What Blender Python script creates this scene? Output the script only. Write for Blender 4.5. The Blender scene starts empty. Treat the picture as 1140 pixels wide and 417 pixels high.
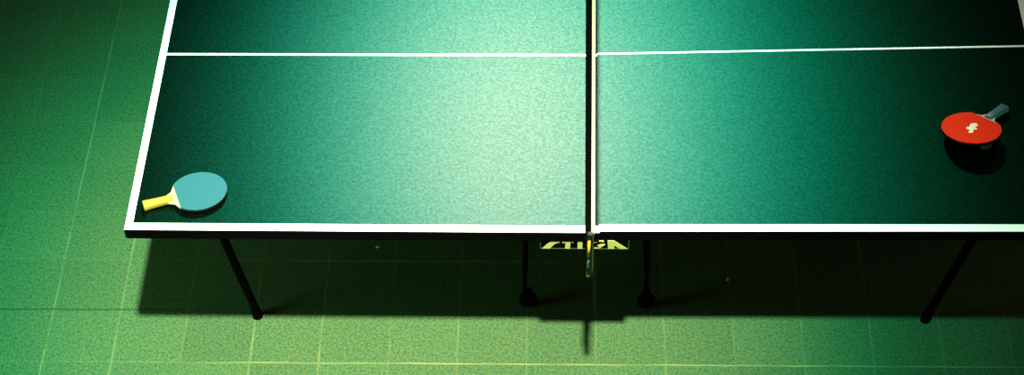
import bpy, bmesh, math, random
from mathutils import Vector, Matrix
R = math.radians
SC = bpy.context.scene
COL = SC.collection

# ------------------------------------------------------------------ camera, light, exposure
def direction(yaw, pit, roll):
    f = Vector((-math.sin(yaw)*math.cos(pit), math.cos(yaw)*math.cos(pit), -math.sin(pit)))
    r = Vector((math.cos(yaw), math.sin(yaw), 0)); u = r.cross(f)
    c, s = math.cos(roll), math.sin(roll)
    return r*c+u*s, u*c-r*s, f
cam = bpy.data.cameras.new('camera'); co = bpy.data.objects.new('camera', cam); COL.objects.link(co)
r_, u_, f_ = direction(0.028004, 0.791834, -0.012821)
m = Matrix((r_, u_, -f_)).transposed().to_4x4(); m.translation = Vector((-0.13157, -4.97319, 5.20949))
co.matrix_world = m
cam.sensor_width = 36; cam.lens = 2373.27*36/1140; cam.clip_end = 100
SC.camera = co

SC.view_settings.view_transform = 'Standard'; SC.view_settings.look = 'None'
SC.view_settings.gamma = 1; SC.view_settings.use_curve_mapping = False
SC.view_settings.exposure = 0.0

W = bpy.data.worlds.new('hall_gloom'); SC.world = W; W.use_nodes = True
W.node_tree.nodes['Background'].inputs[0].default_value = (.10, .07, .05, 1)
W.node_tree.nodes['Background'].inputs[1].default_value = .8

def aim(o, target):
    o.rotation_euler = (Vector(target)-o.location).to_track_quat('-Z', 'Y').to_euler()
def spot(name, loc, target, power, color, size, blend, radius):
    l = bpy.data.lights.new(name, 'SPOT'); l.energy = power; l.color = color
    l.spot_size = R(size); l.spot_blend = blend; l.shadow_soft_size = radius
    o = bpy.data.objects.new(name, l); COL.objects.link(o); o.location = loc; aim(o, target); return o
# main hall spotlight, high up behind the photographer, throws the table's shadow; two beams added
SPOT_POS = (-.10, -4.60, 9.0)
spot('hall_spotlight', SPOT_POS, (-.72, -.50, 0), 13500, (.10, 1.0, .72), 20.7, 1.0, .14)
spot('added_wide_beam', SPOT_POS, (-.60, -.52, 0), 6000, (.14, 1.0, .72), 27.4, 1.0, .14)  # added beam, softens the green falloff towards the sides
spot('added_amber_beam', SPOT_POS, (-.58, -.52, 0), 18500, (1.0, .11, .05), 16.6, 1.0, .14)  # added beam, makes red fade sooner than green away from the middle
# floodlight on the far side, mirrored as a haze in the satin tabletop
spot('far_floodlight', (-.39, 4.58, 5.66), (.02, -.45, .76), 3300, (1.0, 1.0, .85), 27, 1.0, .30)
# added green fill, no real lamp: lifts the shade under the table's left half
spot('side_fill', (-2.9, -1.2, .80), (-1.0, -.30, 0), 105, (.40, 1.0, .50), 90, 1.0, .55)

# ------------------------------------------------------------------ helpers
def mat(name, color, rough=.5, spec=.5, metal=0, grain=0, gscale=200, bump=0, coat=0, emis=None):
    M = bpy.data.materials.new(name); M.use_nodes = True
    nt = M.node_tree; b = nt.nodes['Principled BSDF']
    b.inputs['Base Color'].default_value = (*color, 1); b.inputs['Roughness'].default_value = rough
    b.inputs['Specular IOR Level'].default_value = spec; b.inputs['Metallic'].default_value = metal
    b.inputs['Coat Weight'].default_value = coat
    tc = nt.nodes.new('ShaderNodeTexCoord'); n = nt.nodes.new('ShaderNodeTexNoise')
    n.inputs['Scale'].default_value = gscale; n.inputs['Detail'].default_value = 2
    nt.links.new(tc.outputs['Object'], n.inputs['Vector'])
    if grain:
        mr = nt.nodes.new('ShaderNodeMapRange'); mr.inputs[1].default_value = .3; mr.inputs[2].default_value = .7
        mr.inputs[3].default_value = 1-grain; mr.inputs[4].default_value = 1+grain
        nt.links.new(n.outputs['Fac'], mr.inputs[0])
        vm = nt.nodes.new('ShaderNodeVectorMath'); vm.operation = 'SCALE'; vm.inputs[0].default_value = color
        nt.links.new(mr.outputs[0], vm.inputs['Scale']); nt.links.new(vm.outputs[0], b.inputs['Base Color'])
    if bump:
        bp = nt.nodes.new('ShaderNodeBump'); bp.inputs['Strength'].default_value = bump; bp.inputs['Distance'].default_value = .001
        nt.links.new(n.outputs['Fac'], bp.inputs['Height']); nt.links.new(bp.outputs[0], b.inputs['Normal'])
    return M

def obj(name, bm, mats, parent=None, smooth=False, bevel=0):
    me = bpy.data.meshes.new(name); bm.normal_update(); bm.to_mesh(me); bm.free()
    for x in (mats if isinstance(mats, (list, tuple)) else [mats]): me.materials.append(x)
    if smooth:
        for p in me.polygons: p.use_smooth = True
    o = bpy.data.objects.new(name, me); COL.objects.link(o)
    if parent: o.parent = parent
    if bevel:
        b = o.modifiers.new('bevel', 'BEVEL'); b.width = bevel; b.segments = 3; b.limit_method = 'ANGLE'
    return o
def thing(name, label, cat, loc=(0, 0, 0), group=None):
    o = bpy.data.objects.new(name, None); COL.objects.link(o); o.location = loc; o.empty_display_size = .05
    o['label'] = label; o['category'] = cat
    if group: o['group'] = group
    return o
def box(bm, a, b, mi=0, fn=None):
    vs = [bm.verts.new((x, y, z)) for x in (a[0], b[0]) for y in (a[1], b[1]) for z in (a[2], b[2])]
    if fn:
        for v in vs: v.co = fn(v.co)
    for q in ((0, 1, 3, 2), (4, 6, 7, 5), (0, 4, 5, 1), (2, 3, 7, 6), (0, 2, 6, 4), (1, 5, 7, 3)):
        f = bm.faces.new([vs[i] for i in q]); f.material_index = mi
    return vs
def tube(bm, a, b, r, r2=None, n=20, mi=0):
    a, b = Vector(a), Vector(b); d = b-a
    q = d.to_track_quat('Z', 'Y').to_matrix().to_4x4(); q.translation = (a+b)/2
    g = bmesh.ops.create_cone(bm, cap_ends=True, segments=n, radius1=r, radius2=r if r2 is None else r2, depth=d.length, matrix=q)
    for v in g['verts']:
        for f in v.link_faces: f.material_index = mi; f.smooth = len(f.verts) == 4
def prism(bm, pts, z0, z1, mi=0):
    lo = [bm.verts.new((x, y, z0)) for x, y in pts]; hi = [bm.verts.new((x, y, z1)) for x, y in pts]
    n = len(pts)
    bm.faces.new(hi).material_index = mi; bm.faces.new(lo[::-1]).material_index = mi
    for i in range(n):
        bm.faces.new((lo[i], lo[(i+1) % n], hi[(i+1) % n], hi[i])).material_index = mi

# ------------------------------------------------------------------ floor
def floor_material():
    T, OX, OY, G = .220535, -1.760337, -.618278, .003679
    M = bpy.data.materials.new('floor_tiles'); M.use_nodes = True
    nt = M.node_tree; N = nt.nodes.new; L = nt.links.new; b = nt.nodes['Principled BSDF']
    tc = N('ShaderNodeTexCoord')
    mp = N('ShaderNodeMapping'); mp.vector_type = 'TEXTURE'; mp.inputs['Rotation'].default_value = (0, 0, G)
    L(tc.outputs['Object'], mp.inputs[0]); sx = N('ShaderNodeSeparateXYZ'); L(mp.outputs[0], sx.inputs[0])
    def mth(op, a, c=None, d=None):
        n = N('ShaderNodeMath'); n.operation = op
        for i, v in enumerate((a, c, d)):
            if v is None: continue
            if isinstance(v, (int, float)): n.inputs[i].default_value = v
            else: L(v, n.inputs[i])
        return n.outputs[0]
    def noise(scale, detail=2, vec=None, rough=.5):
        n = N('ShaderNodeTexNoise'); n.inputs['Scale'].default_value = scale; n.inputs['Detail'].default_value = detail
        n.inputs['Roughness'].default_value = rough
        L(vec or tc.outputs['Object'], n.inputs['Vector']); return n.outputs['Fac']
    def rng(v, a, c, d, e):
        n = N('ShaderNodeMapRange'); L(v, n.inputs[0])
        for i, x in enumerate((a, c, d, e)): n.inputs[i+1].default_value = x
        return n.outputs[0]
    wob = mth('MULTIPLY', mth('SUBTRACT', noise(6), .5), .006)
    def joint(s, off):
        u = mth('DIVIDE', mth('ADD', mth('SUBTRACT', s, off), wob), T)
        d = mth('MULTIPLY', mth('ABSOLUTE', mth('SUBTRACT', mth('FRACT', mth('ADD', u, .5)), .5)), T)
        return rng(d, .0012, .0042, 1, 0), mth('ROUND', u), mth('FLOOR', u)
    jx, ix, cx = joint(sx.outputs[0], OX); jy, iy, cy = joint(sx.outputs[1], OY)
    # dusty joints: each joint line has its own amount of light grit, broken along its length
    def amount(idx, seed, scl):
        w = N('ShaderNodeTexWhiteNoise'); w.noise_dimensions = '1D'; L(mth('ADD', idx, seed), w.inputs['W'])
        return mth('MULTIPLY', w.outputs[0], rng(noise(scl, 3), .38, .62, .15, 1))
    ax = rng(amount(ix, 3.3, 7), 0, .8, .10, .50)
    # rows: the row joint in front of the table is full of pale grit, the next one back is dark
    r0 = mth('MULTIPLY', mth('COMPARE', iy, 0, .4), rng(sx.outputs[0], -1.5, -.9, .12, .85))
    r2 = mth('MULTIPLY', mth('COMPARE', iy, 2, .4), rng(mth('ABSOLUTE', mth('ADD', sx.outputs[0], .55)), .15, .9, .8, .05))
    row = mth('ADD', mth('MAXIMUM', r0, r2), .07)
    ay = mth('MULTIPLY', row, rng(noise(5, 3), .36, .60, .35, 1))
    darkrow = mth('MULTIPLY', mth('COMPARE', iy, 1, .4), rng(sx.outputs[0], -1.1, -1.5, 0, 1))
    ay = mth('MULTIPLY', ay, mth('SUBTRACT', 1, darkrow))
    weak = mth('COMPARE', iy, 1, .4)
    ay = mth('MULTIPLY', ay, mth('SUBTRACT', 1, mth('MULTIPLY', weak, .95)))
    pale = mth('MAXIMUM', mth('MULTIPLY', jx, ax), mth('MULTIPLY', jy, ay))
    dark = mth('MULTIPLY', mth('MULTIPLY', jy, darkrow), .75)
    # tile body
    def mix(f, a, c, blend='MIX'):
        n = N('ShaderNodeMix'); n.data_type = 'RGBA'; n.blend_type = blend
        if isinstance(f, (int, float)): n.inputs[0].default_value = f
        else: L(f, n.inputs[0])
        for i, v in ((6, a), (7, c)):
            if isinstance(v, tuple): n.inputs[i].default_value = (*v, 1)
            else: L(v, n.inputs[i])
        return n.outputs[2]
    cv = N('ShaderNodeCombineXYZ'); L(cx, cv.inputs[0]); L(cy, cv.inputs[1])
    wn = N('ShaderNodeTexWhiteNoise'); wn.noise_dimensions = '2D'; L(cv.outputs[0], wn.inputs['Vector'])
    body = mix(rng(noise(2.2, 3), .35, .65, 0, 1), (.034, .088, .031), (.050, .098, .030))
    sv = N('ShaderNodeTexNoise'); sv.inputs['Scale'].default_value = 105; sv.inputs['Detail'].default_value = 1.5
    L(tc.outputs['Object'], sv.inputs['Vector'])
    body = mix(rng(sv.outputs['Fac'], .36, .64, 0, .9), body, (.014, .050, .018))
    v2 = N('ShaderNodeTexNoise'); v2.inputs['Scale'].default_value = 170; v2.inputs['Detail'].default_value = 1
    o2 = N('ShaderNodeVectorMath'); o2.inputs[1].default_value = (7.1, 3.3, 1.7); L(tc.outputs['Object'], o2.inputs[0]); L(o2.outputs[0], v2.inputs['Vector'])
    body = mix(rng(v2.outputs['Fac'], .48, .68, 0, .85), body, (.092, .118, .032))
    v3 = N('ShaderNodeTexNoise'); v3.inputs['Scale'].default_value = 150; v3.inputs['Detail'].default_value = 1
    o3 = N('ShaderNodeVectorMath'); o3.inputs[1].default_value = (1.1, 9.3, 4.7); L(tc.outputs['Object'], o3.inputs[0]); L(o3.outputs[0], v3.inputs['Vector'])
    body = mix(rng(v3.outputs['Fac'], .52, .70, 0, .8), body, (.026, .100, .072))
    tone = rng(wn.outputs[0], 0, 1, .93, 1.05)
    sc = N('ShaderNodeVectorMath'); sc.operation = 'SCALE'; L(body, sc.inputs[0]); L(tone, sc.inputs['Scale'])
    c = mix(pale, sc.outputs[0], (.16, .19, .07)); c = mix(dark, c, (.006, .02, .008))
    L(c, b.inputs['Base Color']); b.inputs['Roughness'].default_value = .75; b.inputs['Specular IOR Level'].default_value = .15
    return M
bm = bmesh.new(); box(bm, (-5, -4.0, -.05), (5, 5, 0))
fl = obj('floor', bm, floor_material()); fl['kind'] = 'structure'

# ------------------------------------------------------------------ materials
def top_material():
    M = mat('satin_green_top', (.0006, .0014, .0009), rough=1, spec=0, grain=.45, gscale=120)
    nt = M.node_tree; N = nt.nodes.new; L = nt.links.new; b = nt.nodes['Principled BSDF']; out = nt.nodes['Material Output']
    noise = [n for n in nt.nodes if n.type == 'TEX_NOISE'][0]
    mr = N('ShaderNodeMapRange'); L(noise.outputs['Fac'], mr.inputs[0])
    for i, x in enumerate((.3, .7, .74, 1.26)): mr.inputs[i+1].default_value = x
    last = b.outputs[0]
    # satin lacquer: a broad green sheen, a tighter blue-green one and a tight neutral one
    for col, ro in GLOSS:
        g = N('ShaderNodeBsdfAnisotropic'); g.distribution = 'BECKMANN'; g.inputs['Roughness'].default_value = ro
        v = N('ShaderNodeVectorMath'); v.operation = 'SCALE'; v.inputs[0].default_value = col; L(mr.outputs[0], v.inputs['Scale']); L(v.outputs[0], g.inputs['Color'])
        a = N('ShaderNodeAddShader'); L(last, a.inputs[0]); L(g.outputs[0], a.inputs[1]); last = a.outputs[0]
    L(last, out.inputs['Surface']); return M
GLOSS = (((0, .0285, 0), .378), ((0, 0, .0195), .365), ((.0052, 0, 0), .28))
M_top = top_material()
M_white = mat('white_line_paint', (.93, .94, .86), rough=.5)
M_rim = mat('black_edge', (.0006, .0006, .0005), rough=.8, spec=.02)
M_under = mat('dark_chipboard', (.01, .012, .008), rough=.8, spec=.1, grain=.2)
M_leg = mat('dark_maroon_metal', (.0022, .0004, .0004), rough=.7, spec=.03)
M_rubberfoot = mat('black_rubber', (.0008, .0006, .0006), rough=.8, spec=.03)
M_steel = mat('dull_steel', (.25, .42, .36), rough=.3, metal=1)
M_net = mat('black_net_cord', (.0006, .0008, .0006), rough=.9, spec=.02)
M_tape = mat('cream_tape', (.62, .55, .22), rough=.7)
M_post = mat('black_green_paint', (.002, .006, .003), rough=.4, spec=.12)
M_edge_highlight = mat('olive_edge_highlight', (.012, .035, .010), rough=.6)  # painted highlight for the post's edge
M_yellow = mat('yellow_plastic', (.30, .22, .015), rough=.5)
M_sign = mat('black_sign', (.0006, .0008, .0006), rough=.7, spec=.02)
M_letter = mat('pale_yellow_letters', (.24, .25, .07), rough=.6)

# ------------------------------------------------------------------ table
HX, HY, Z = 1.37, .7625, .76
TH = .022
def warpL(v): x, y, z = v; return Vector((x, y*(1-.004724*abs(x))+.004983*x, z))
def warpR(v): x, y, z = v; return Vector((x, y*(1+.035787*abs(x))+.036444*x+.006174, z))
table = thing('table_tennis_table', 'dark green table tennis table with white lines, black edge and dark tube legs', 'table')
def tabletop(side):
    bm = bmesh.new(); fn = warpL if side < 0 else warpR
    xo = [.0002, .30, .60, .90, 1.10, HX-.022, HX]
    xs = sorted(side*x for x in xo)
    cw = .0048 if side < 0 else .0038
    ys = [-HY, -HY+.028, -.40, -cw, cw, .40, HY-.022, HY]
    grid = [[bm.verts.new(fn((x, y, Z))) for y in ys] for x in xs]
    for i in range(len(xs)-1):
        for j in range(len(ys)-1):
            f = bm.faces.new((grid[i][j], grid[i+1][j], grid[i+1][j+1], grid[i][j+1]))
            endx = (i == 0) if side < 0 else (i == len(xs)-2)
            f.material_index = 1 if (endx or j in (0, 3, 6)) else 0
    # body with rim: sides black, slightly rounded lower corner
    lo = [[bm.verts.new(fn((x, y, Z-TH))) for y in ys] for x in xs]
    for i in range(len(xs)-1):
        for j in range(len(ys)-1):
            bm.faces.new((lo[i][j], lo[i][j+1], lo[i+1][j+1], lo[i+1][j])).material_index = 3
    def side_faces(a, b):
        for k in range(len(a)-1): bm.faces.new((a[k], b[k], b[k+1], a[k+1])).material_index = 2
    side_faces([g[0] for g in grid], [g[0] for g in lo]); side_faces([g[-1] for g in lo], [g[-1] for g in grid])
    side_faces(lo[0], grid[0]); side_faces(grid[-1], lo[-1])
    bmesh.ops.recalc_face_normals(bm, faces=bm.faces)
    return obj('tabletop', bm, [M_top, M_white, M_rim, M_under], table)
def edge_frame(side):
    # black steel apron following the underside of the half, its outer corners rounded
    fn = warpL if side < 0 else warpR
    bm = bmesh.new(); z1, z0 = Z-.003, Z-.034; e = .0022; t = .022; rc = .012
    def ring(dx):
        X, Y = HX+e-dx, HY+e-dx; r = max(rc-dx, .001); P = [(.0004, -Y)]
        P += [(X-r+r*math.sin(a), -Y+r-r*math.cos(a)) for a in [R(15*k) for k in range(7)]]
        P += [(X-r+r*math.cos(a), Y-r+r*math.sin(a)) for a in [R(15*k) for k in range(7)]]
        P += [(.0004, Y)]; return [(side*x, y) for x, y in P]
    A, B = ring(0), ring(t)
    v = [[bm.verts.new(fn((x, y, z))) for x, y in P] for P, z in ((A, z1), (A, z0), (B, z0), (B, z1))]
    for k in range(len(A)-1):
        for q in range(4):
            a, b = v[q], v[(q+1) % 4]; bm.faces.new((a[k], a[k+1], b[k+1], b[k]))
    for k in (0, len(A)-1): bm.faces.new([v[q][k] for q in range(4)])
    bmesh.ops.recalc_face_normals(bm, faces=bm.faces)
    obj('edge_frame', bm, M_rim, table)
for s in (-1, 1):
    tabletop(s); edge_frame(s)
# folding end legs
for s, xf, xt, yn in ((-1, -1.0894, -1.2384, -.4282), (1, 1.0696, 1.2606, -.4199)):
    for y in (yn, -yn):
        bm = bmesh.new(); d = Vector((xf-xt, 0, -.728)).normalized()
        top = Vector((xt, y, .738)); foot = Vector((xf, y, .016)); tube(bm, top, foot, .0135)
        lg = obj('leg', bm, M_leg, table)
        bm = bmesh.new(); tube(bm, foot+Vector((0, 0, -.016)), foot+Vector((0, 0, -.006)), .0165); tube(bm, foot+Vector((0, 0, -.006)), foot-d*.030, .0165, .0145)
        obj('rubber_foot', bm, M_rubberfoot, lg)
        bm = bmesh.new(); q = top.lerp(foot, .44); tube(bm, q+Vector((0, -.0125, 0)), q+Vector((0, -.0175, 0)), .005, n=12)
        obj('bolt', bm, M_steel, lg)
    bm = bmesh.new(); a = Vector((xt, yn, .738)).lerp(Vector((xf, yn, .016)), .10); b = a.copy(); b.y = -yn
    tube(bm, a, b, .011); obj('crossbar', bm, M_leg, table)
    for y in (yn, -yn):
        bm = bmesh.new(); a = Vector((xt, y, .738)).lerp(Vector((xf, y, .016)), .30); tube(bm, a, (xt-s*.32, y, .735), .006, n=10)
        obj('folding_brace', bm, M_leg, table)
# wheeled centre trolley
bm = bmesh.new()
for y in (-.37, .37):
    for x in (-.222, .168):
        tube(bm, (x, y, .055), (x, y, .70), .0072)
    tube(bm, (-.222, y, .70), (.168, y, .70), .011)
for x in (-.222, .168):
    tube(bm, (x, -.37, .70), (x, .37, .70), .011)
    tube(bm, (x, -.37, .16), (x, .37, .16), .009)
    for y in (-.37, .37): tube(bm, (x, y, .69), (x, y, .739), .012)
tr = obj('trolley_frame', bm, M_leg, table)
for x in (-.222, .168):
    for y in (-.37, .37):
        wx = x+(.010 if x < 0 else .002)
        bm = bmesh.new(); tube(bm, (wx, y-.011, .029), (wx, y+.011, .029), .029, n=32)
        w = obj('wheel', bm, M_rubberfoot, table, bevel=.004)
        bm = bmesh.new(); box(bm, (wx-.009, y-.018, .024), (wx+.009, y-.0135, .066)); box(bm, (wx-.009, y+.0135, .024), (wx+.009, y+.018, .066)); box(bm, (wx-.014, y-.018, .060), (wx+.012, y+.018, .066))
        obj('fork', bm, M_leg, w)
for x in (-.250, .196):
    bm = bmesh.new(); tube(bm, (x+(.0185 if x < 0 else -.0185), -.378, .395), (x+(.0185 if x < 0 else -.0185), -.384, .395), .006, n=14)
    obj('bolt', bm, M_steel, tr)
# name plate hanging under the near edge
SY = -.758
def P(u, v, y=SY): return Vector((-.171+u*.258, y, .6885+v*.040))
plate = bmesh.new(); box(plate, (-.171, SY, .688), (.087, SY+.004, .734))
sg = obj('name_plate', plate, M_sign, table)
bm = bmesh.new()
box(bm, (-.171, SY-.002, .688), (.087, SY, .690)); box(bm, (-.171, SY-.002, .688), (-.1685, SY, .724)); box(bm, (.0845, SY-.002, .688), (.087, SY, .724))
obj('plate_outline', bm, mat('dull_green_outline', (.008, .026, .012), rough=.6), sg)
LET = {  # strokes of the stretched capitals, in plate units
 'S': [[(.030, .06), (.112, .06), (.170, .58), (.222, .72), (.222, .90), (.150, .90), (.115, .72)]],
 'T': [[(.248, .94), (.375, .94), (.375, .66), (.342, .66), (.338, .06), (.280, .06), (.288, .66), (.248, .66)]],
 'I': [[(.422, .92), (.476, .92), (.476, .06), (.422, .06)]],
 'G': [[(.715, .90), (.60, .90), (.545, .72), (.535, .30), (.58, .08), (.665, .08), (.73, .50), (.625, .50), (.625, .34), (.655, .34), (.640, .26), (.605, .26), (.590, .40), (.595, .66), (.625, .72), (.715, .74)]],
 'A': [[(.76, .90), (.83, .90), (.975, .08), (.895, .08), (.865, .26), (.805, .26), (.805, .44), (.85, .44), (.815, .66), (.805, .08), (.745, .08)]]}
bm = bmesh.new()
def letter(pts):
    a = [bm.verts.new(P(u, v, SY-.0035)) for u, v in pts]; b = [bm.verts.new(P(u, v, SY-.0002)) for u, v in pts]; n = len(pts)
    bm.faces.new(a); bm.faces.new(b[::-1])
    for i in range(n): bm.faces.new((a[i], b[i], b[(i+1) % n], a[(i+1) % n]))
for k in ('S', 'T', 'I', 'G'): letter(LET[k][0])
letter([(.755, .90), (.83, .90), (.835, .08), (.765, .08)]); letter([(.8302, .90), (.975, .08), (.895, .08), (.832, .44)])
bmesh.ops.triangulate(bm, faces=[f for f in bm.faces if len(f.verts) > 4]); bmesh.ops.recalc_face_normals(bm, faces=bm.faces)
obj('lettering', bm, M_letter, sg)
for x in (-.15, .066):
    bm = bmesh.new(); box(bm, (x-.008, SY+.004, .70), (x+.008, SY+.016, Z-TH)); obj('hanger', bm, M_rim, sg)

# ------------------------------------------------------------------ net
net = thing('table_tennis_net', 'black net with cream top tape clamped across the middle of the table', 'net', (0, 0, Z))
YP = .906
def npt(y, h):          # point of the slightly leaning net; h above the tabletop
    t = (y+HY)/(2*HY)
    return Vector((-.0409+.0110*t + (.0217+.0042*t)*h/.1525, y, h))
bm = bmesh.new(); n = 150
def cord(a, b, w=.0008):
    box(bm, (0, 0, 0), (1, 1, 1), fn=lambda c: Vector((a.x+(b.x-a.x)*(c.z if abs(b.z-a.z) > .01 else c.y)+(c.x-.5)*2*w,
        a.y+(c.y-.5)*2*w if abs(b.z-a.z) > .01 else a.y+(b.y-a.y)*c.y,
        a.z+(b.z-a.z)*c.z if abs(b.z-a.z) > .01 else a.z+(c.z-.5)*2*w)))
for i in range(n+1):
    y = -YP+.012+(2*YP-.024)*i/n
    cord(npt(y, .004), npt(y, .142))
for k in range(13):
    h = .004+k*.0115; cord(npt(-YP+.012, h), npt(YP-.012, h), .0009)
mesh_o = obj('net_mesh', bm, M_net, net)
bm = bmesh.new()
prof = [(-.0042, .136), (-.0050, .145), (-.0040, .1515), (0, .1530), (.0040, .1515), (.0050, .145), (.0042, .136)]
ends = []
for y in (-YP+.004, 0, YP-.004):
    ring = []
    for dx, h in prof: c = npt(y, h); ring.append(bm.verts.new((c.x+dx, y, h)))
    ends.append(ring)
for a, b in zip(ends, ends[1:]):
    for k in range(len(prof)): bm.faces.new((a[k], a[(k+1) % len(prof)], b[(k+1) % len(prof)], b[k]))
bm.faces.new(ends[0]); bm.faces.new(ends[-1][::-1]); bmesh.ops.recalc_face_normals(bm, faces=bm.faces)
obj('tape', bm, M_tape, net, smooth=True)
for s in (-1, 1):
    y = s*YP; px = npt(y, .15).x-.008
    bm = bmesh.new(); box(bm, (px-.009, y-.008, -.016), (px+.009, y+.008, .150)); po = obj('post', bm, M_post, net, bevel=.003)
    bm = bmesh.new(); box(bm, (px+.0062, y-.0092, .004), (px+.0085, y+.0092, .146)); obj('post_edge_highlight', bm, M_edge_highlight, po)  # the post's edge highlight, modelled as an olive strip
    bm = bmesh.new(); tube(bm, (px-.0045, y+s*.0105, .066), (px-.0035, y+s*.0105, .128), .0042, n=12); obj('tension_cord', bm, M_yellow, po)
    bm = bmesh.new(); tube(bm, (px-.005, y+s*.0095, .020), (px-.005, y+s*.0095, .045), .0034, n=12); obj('cord_hook', bm, M_steel, po)
    bm = bmesh.new(); tube(bm, (px-.004, y, -.026), (px-.004, y, -.014), .0055); obj('end_cap', bm, M_yellow, po)
    bm = bmesh.new(); e = s*(HY+.004); cx = px-.002
    box(bm, (cx-.007, min(s*(HY-.035), y), .0006), (cx+.009, max(s*(HY-.035), y), .0046))       # plate lying over the edge
    box(bm, (cx-.007, min(e, e+s*.006), -.060), (cx+.009, max(e, e+s*.006), .0006))
    box(bm, (cx-.007, min(s*(HY-.030), e), -.064), (cx+.009, max(s*(HY-.030), e), -.060))
    br = obj('clamp_bracket', bm, M_post, net)
    bm = bmesh.new(); sy = s*(HY-.018); tube(bm, (cx, sy, -.080), (cx, sy, -.035), .004); tube(bm, (cx, sy, -.084), (cx, sy, -.074), .011)
    obj('clamp_screw', bm, M_post, br)
    bm = bmesh.new(); tube(bm, (cx-.003, s*(HY-.012), .0046), (cx-.003, s*(HY-.012), .0085), .0050, n=14)
    obj('rivet', bm, M_steel, br)

# ------------------------------------------------------------------ bats
def make_bat(label, rubber, back, grip, stripe, wood, a, bw, hl, neck, logo=None, side=None):
    side = side or grip
    """origin at blade centre, handle towards -X; a, bw = half length and half width of the blade"""
    t = thing('table_tennis_bat', label, 'bat')
    N = 64
    el = [(a*math.cos(2*math.pi*k/N), bw*math.sin(2*math.pi*k/N)) for k in range(N)]
    nx = -a*neck                                   # rubber ends here with a slanted cut
    out = []
    for x, y in el:
        if x < nx: continue
        out.append((x, y))
    # order so that outline starts at lower neck corner
    out = [p for p in out if p[1] < 0]+[p for p in out if p[1] >= 0]
    up = [p for p in el if p[1] >= 0 and p[0] >= nx]; lo = [p for p in el if p[1] < 0 and p[0] >= nx]
    rub = lo + up
    ply = list(rub) + [(-a*.93, .024), (-a-.012, .0145), (-a-.012, -.0145), (-a*.93, -.024)]
    bm = bmesh.new(); prism(bm, ply, -.003, .003)
    for f in bm.faces:
        if f.calc_center_median().x > nx and len(f.verts) == 4: f.material_index = 1
    obj('blade', bm, [wood, M_bind], t)
    for z0, z1, mm in ((.0031, .0055, rubber), (-.0055, -.0031, back)):
        bm = bmesh.new(); prism(bm, [(x*1.0, y*1.0) for x, y in rub], z0, z1); obj('rubber', bm, mm, t)
    # handle: rounded, flared at the end
    bm = bmesh.new(); rings = []
    for f, w, h in ((0, .0125, .0065), (.06, .0135, .0095), (.35, .0130, .0105), (.75, .0145, .0110), (.96, .0160, .0115), (1, .0150, .0105)):
        x = -a*.92-hl*f; ring = []
        for k in range(20):
            g = 2*math.pi*k/20; c, s = math.cos(g), math.sin(g)
            ring.append(bm.verts.new((x, w*math.copysign(abs(c)**.6, c), h*math.copysign(abs(s)**.6, s))))
        rings.append(ring)
    for p, q in zip(rings, rings[1:]):
        for k in range(20):
            f = bm.faces.new((p[k], p[(k+1) % 20], q[(k+1) % 20], q[k])); f.smooth = True
            if k in (4, 5): f.material_index = 1
            if k in (0, 19, 9, 10): f.material_index = 2
    bm.faces.new(rings[0][::-1]); bm.faces.new(rings[-1]); bmesh.ops.recalc_face_normals(bm, faces=bm.faces)
    obj('handle', bm, [grip, stripe, side], t)
    if logo:
        pts, mm = logo; bm = bmesh.new()
        for poly in pts: prism(bm, [(x*1.4, y*1.3) for x, y in poly], .0055, .0059)
        obj('emblem', bm, mm, t)
    return t
M_bind = mat('dark_edge_binding', (.006, .004, .003), rough=.7, spec=.05)
M_wood = mat('pale_cream_wood', (.30, .29, .17), rough=.6, grain=.1)
M_yel = mat('bright_yellow_grip', (.26, .17, .002), rough=.6)
M_yel2 = mat('pale_yellow_stripe', (.30, .22, .012), rough=.6)
M_blue = mat('light_blue_rubber', (.016, .083, .110), rough=.8, spec=.08)
M_black = mat('black_rubber_sheet', (.001, .001, .001), rough=.7, spec=.1)
M_red = mat('orange_red_rubber', (.66, .018, .002), rough=.8, spec=.08)
M_teal = mat('teal_grip', (.012, .10, .12), rough=.5)
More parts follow.
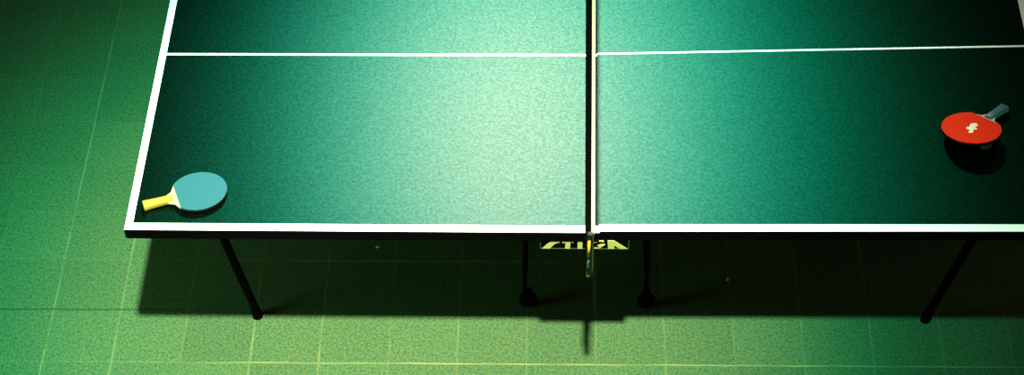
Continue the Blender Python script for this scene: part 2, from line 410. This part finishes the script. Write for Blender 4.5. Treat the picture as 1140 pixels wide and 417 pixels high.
M_teal2 = mat('dark_teal_stripe', (.006, .05, .065), rough=.5)
M_grn = mat('olive_wood_edge', (.10, .35, .08), rough=.5)
b1 = make_bat('light blue bat with a yellow handle lying by the left corner of the table', M_blue, M_black, M_yel, M_yel2, M_wood, .0835, .0765, .088, .82)
b1.location = (-1.170, -.622, Z+.0118); b1.rotation_euler = (0, 0, R(20.5))
lg = [[(-.022, -.004), (-.012, -.012), (0, -.006), (.004, -.010), (.013, -.004), (.010, .002), (.022, .008), (.016, .015), (.004, .009), (-.003, .014), (-.007, .004), (-.017, .006)]]
b2 = make_bat('orange red bat with a teal handle tilted up near the right end of the table', M_red, M_black, M_teal, M_teal2, M_wood, .0905, .087, .092, .88, (lg, mat('white_emblem', (.80, .62, .40), rough=.6)), M_grn)
tilt = Matrix.Rotation(R(-12.5), 4, 'X')
b2.matrix_world = Matrix.Translation((1.110, -.365, .8005)) @ tilt @ Matrix.Rotation(R(180+46), 4, 'Z')
b2.rotation_euler = b2.matrix_world.to_euler()
# ball under the red bat
bm = bmesh.new(); bmesh.ops.create_uvsphere(bm, u_segments=32, v_segments=20, radius=.019)
bo = obj('table_tennis_ball', bm, mat('shade_tinted_celluloid', (.10, .22, .12), rough=.5), smooth=True); bo.location = (1.150, -.405, Z+.0195)  # shade beneath the bat is put into the ball's colour
bo['label'] = 'small ball, shade painted in as dull green, tucked under the raised rim of the red bat'; bo['category'] = 'ball'
# two scraps on the floor under the table
for i, (x, y, rz, lb) in enumerate(((-.7209, -.1175, .4, 'tiny pale paper scrap on the shaded floor under the left half of the table'), (.4416, -.2507, 1.3, 'tiny pale paper scrap on the shaded floor under the right half of the table'))):
    bm = bmesh.new(); prism(bm, [(-.006, -.004), (.004, -.005), (.007, .001), (.001, .005), (-.005, .003)], 0, .0012)
    o = obj('paper_scrap', bm, mat('grey_paper', (.5, .65, .45), rough=.8)); o.location = (x, y, .0003); o.rotation_euler = (0, 0, rz)
    o['label'] = lb; o['category'] = 'litter'
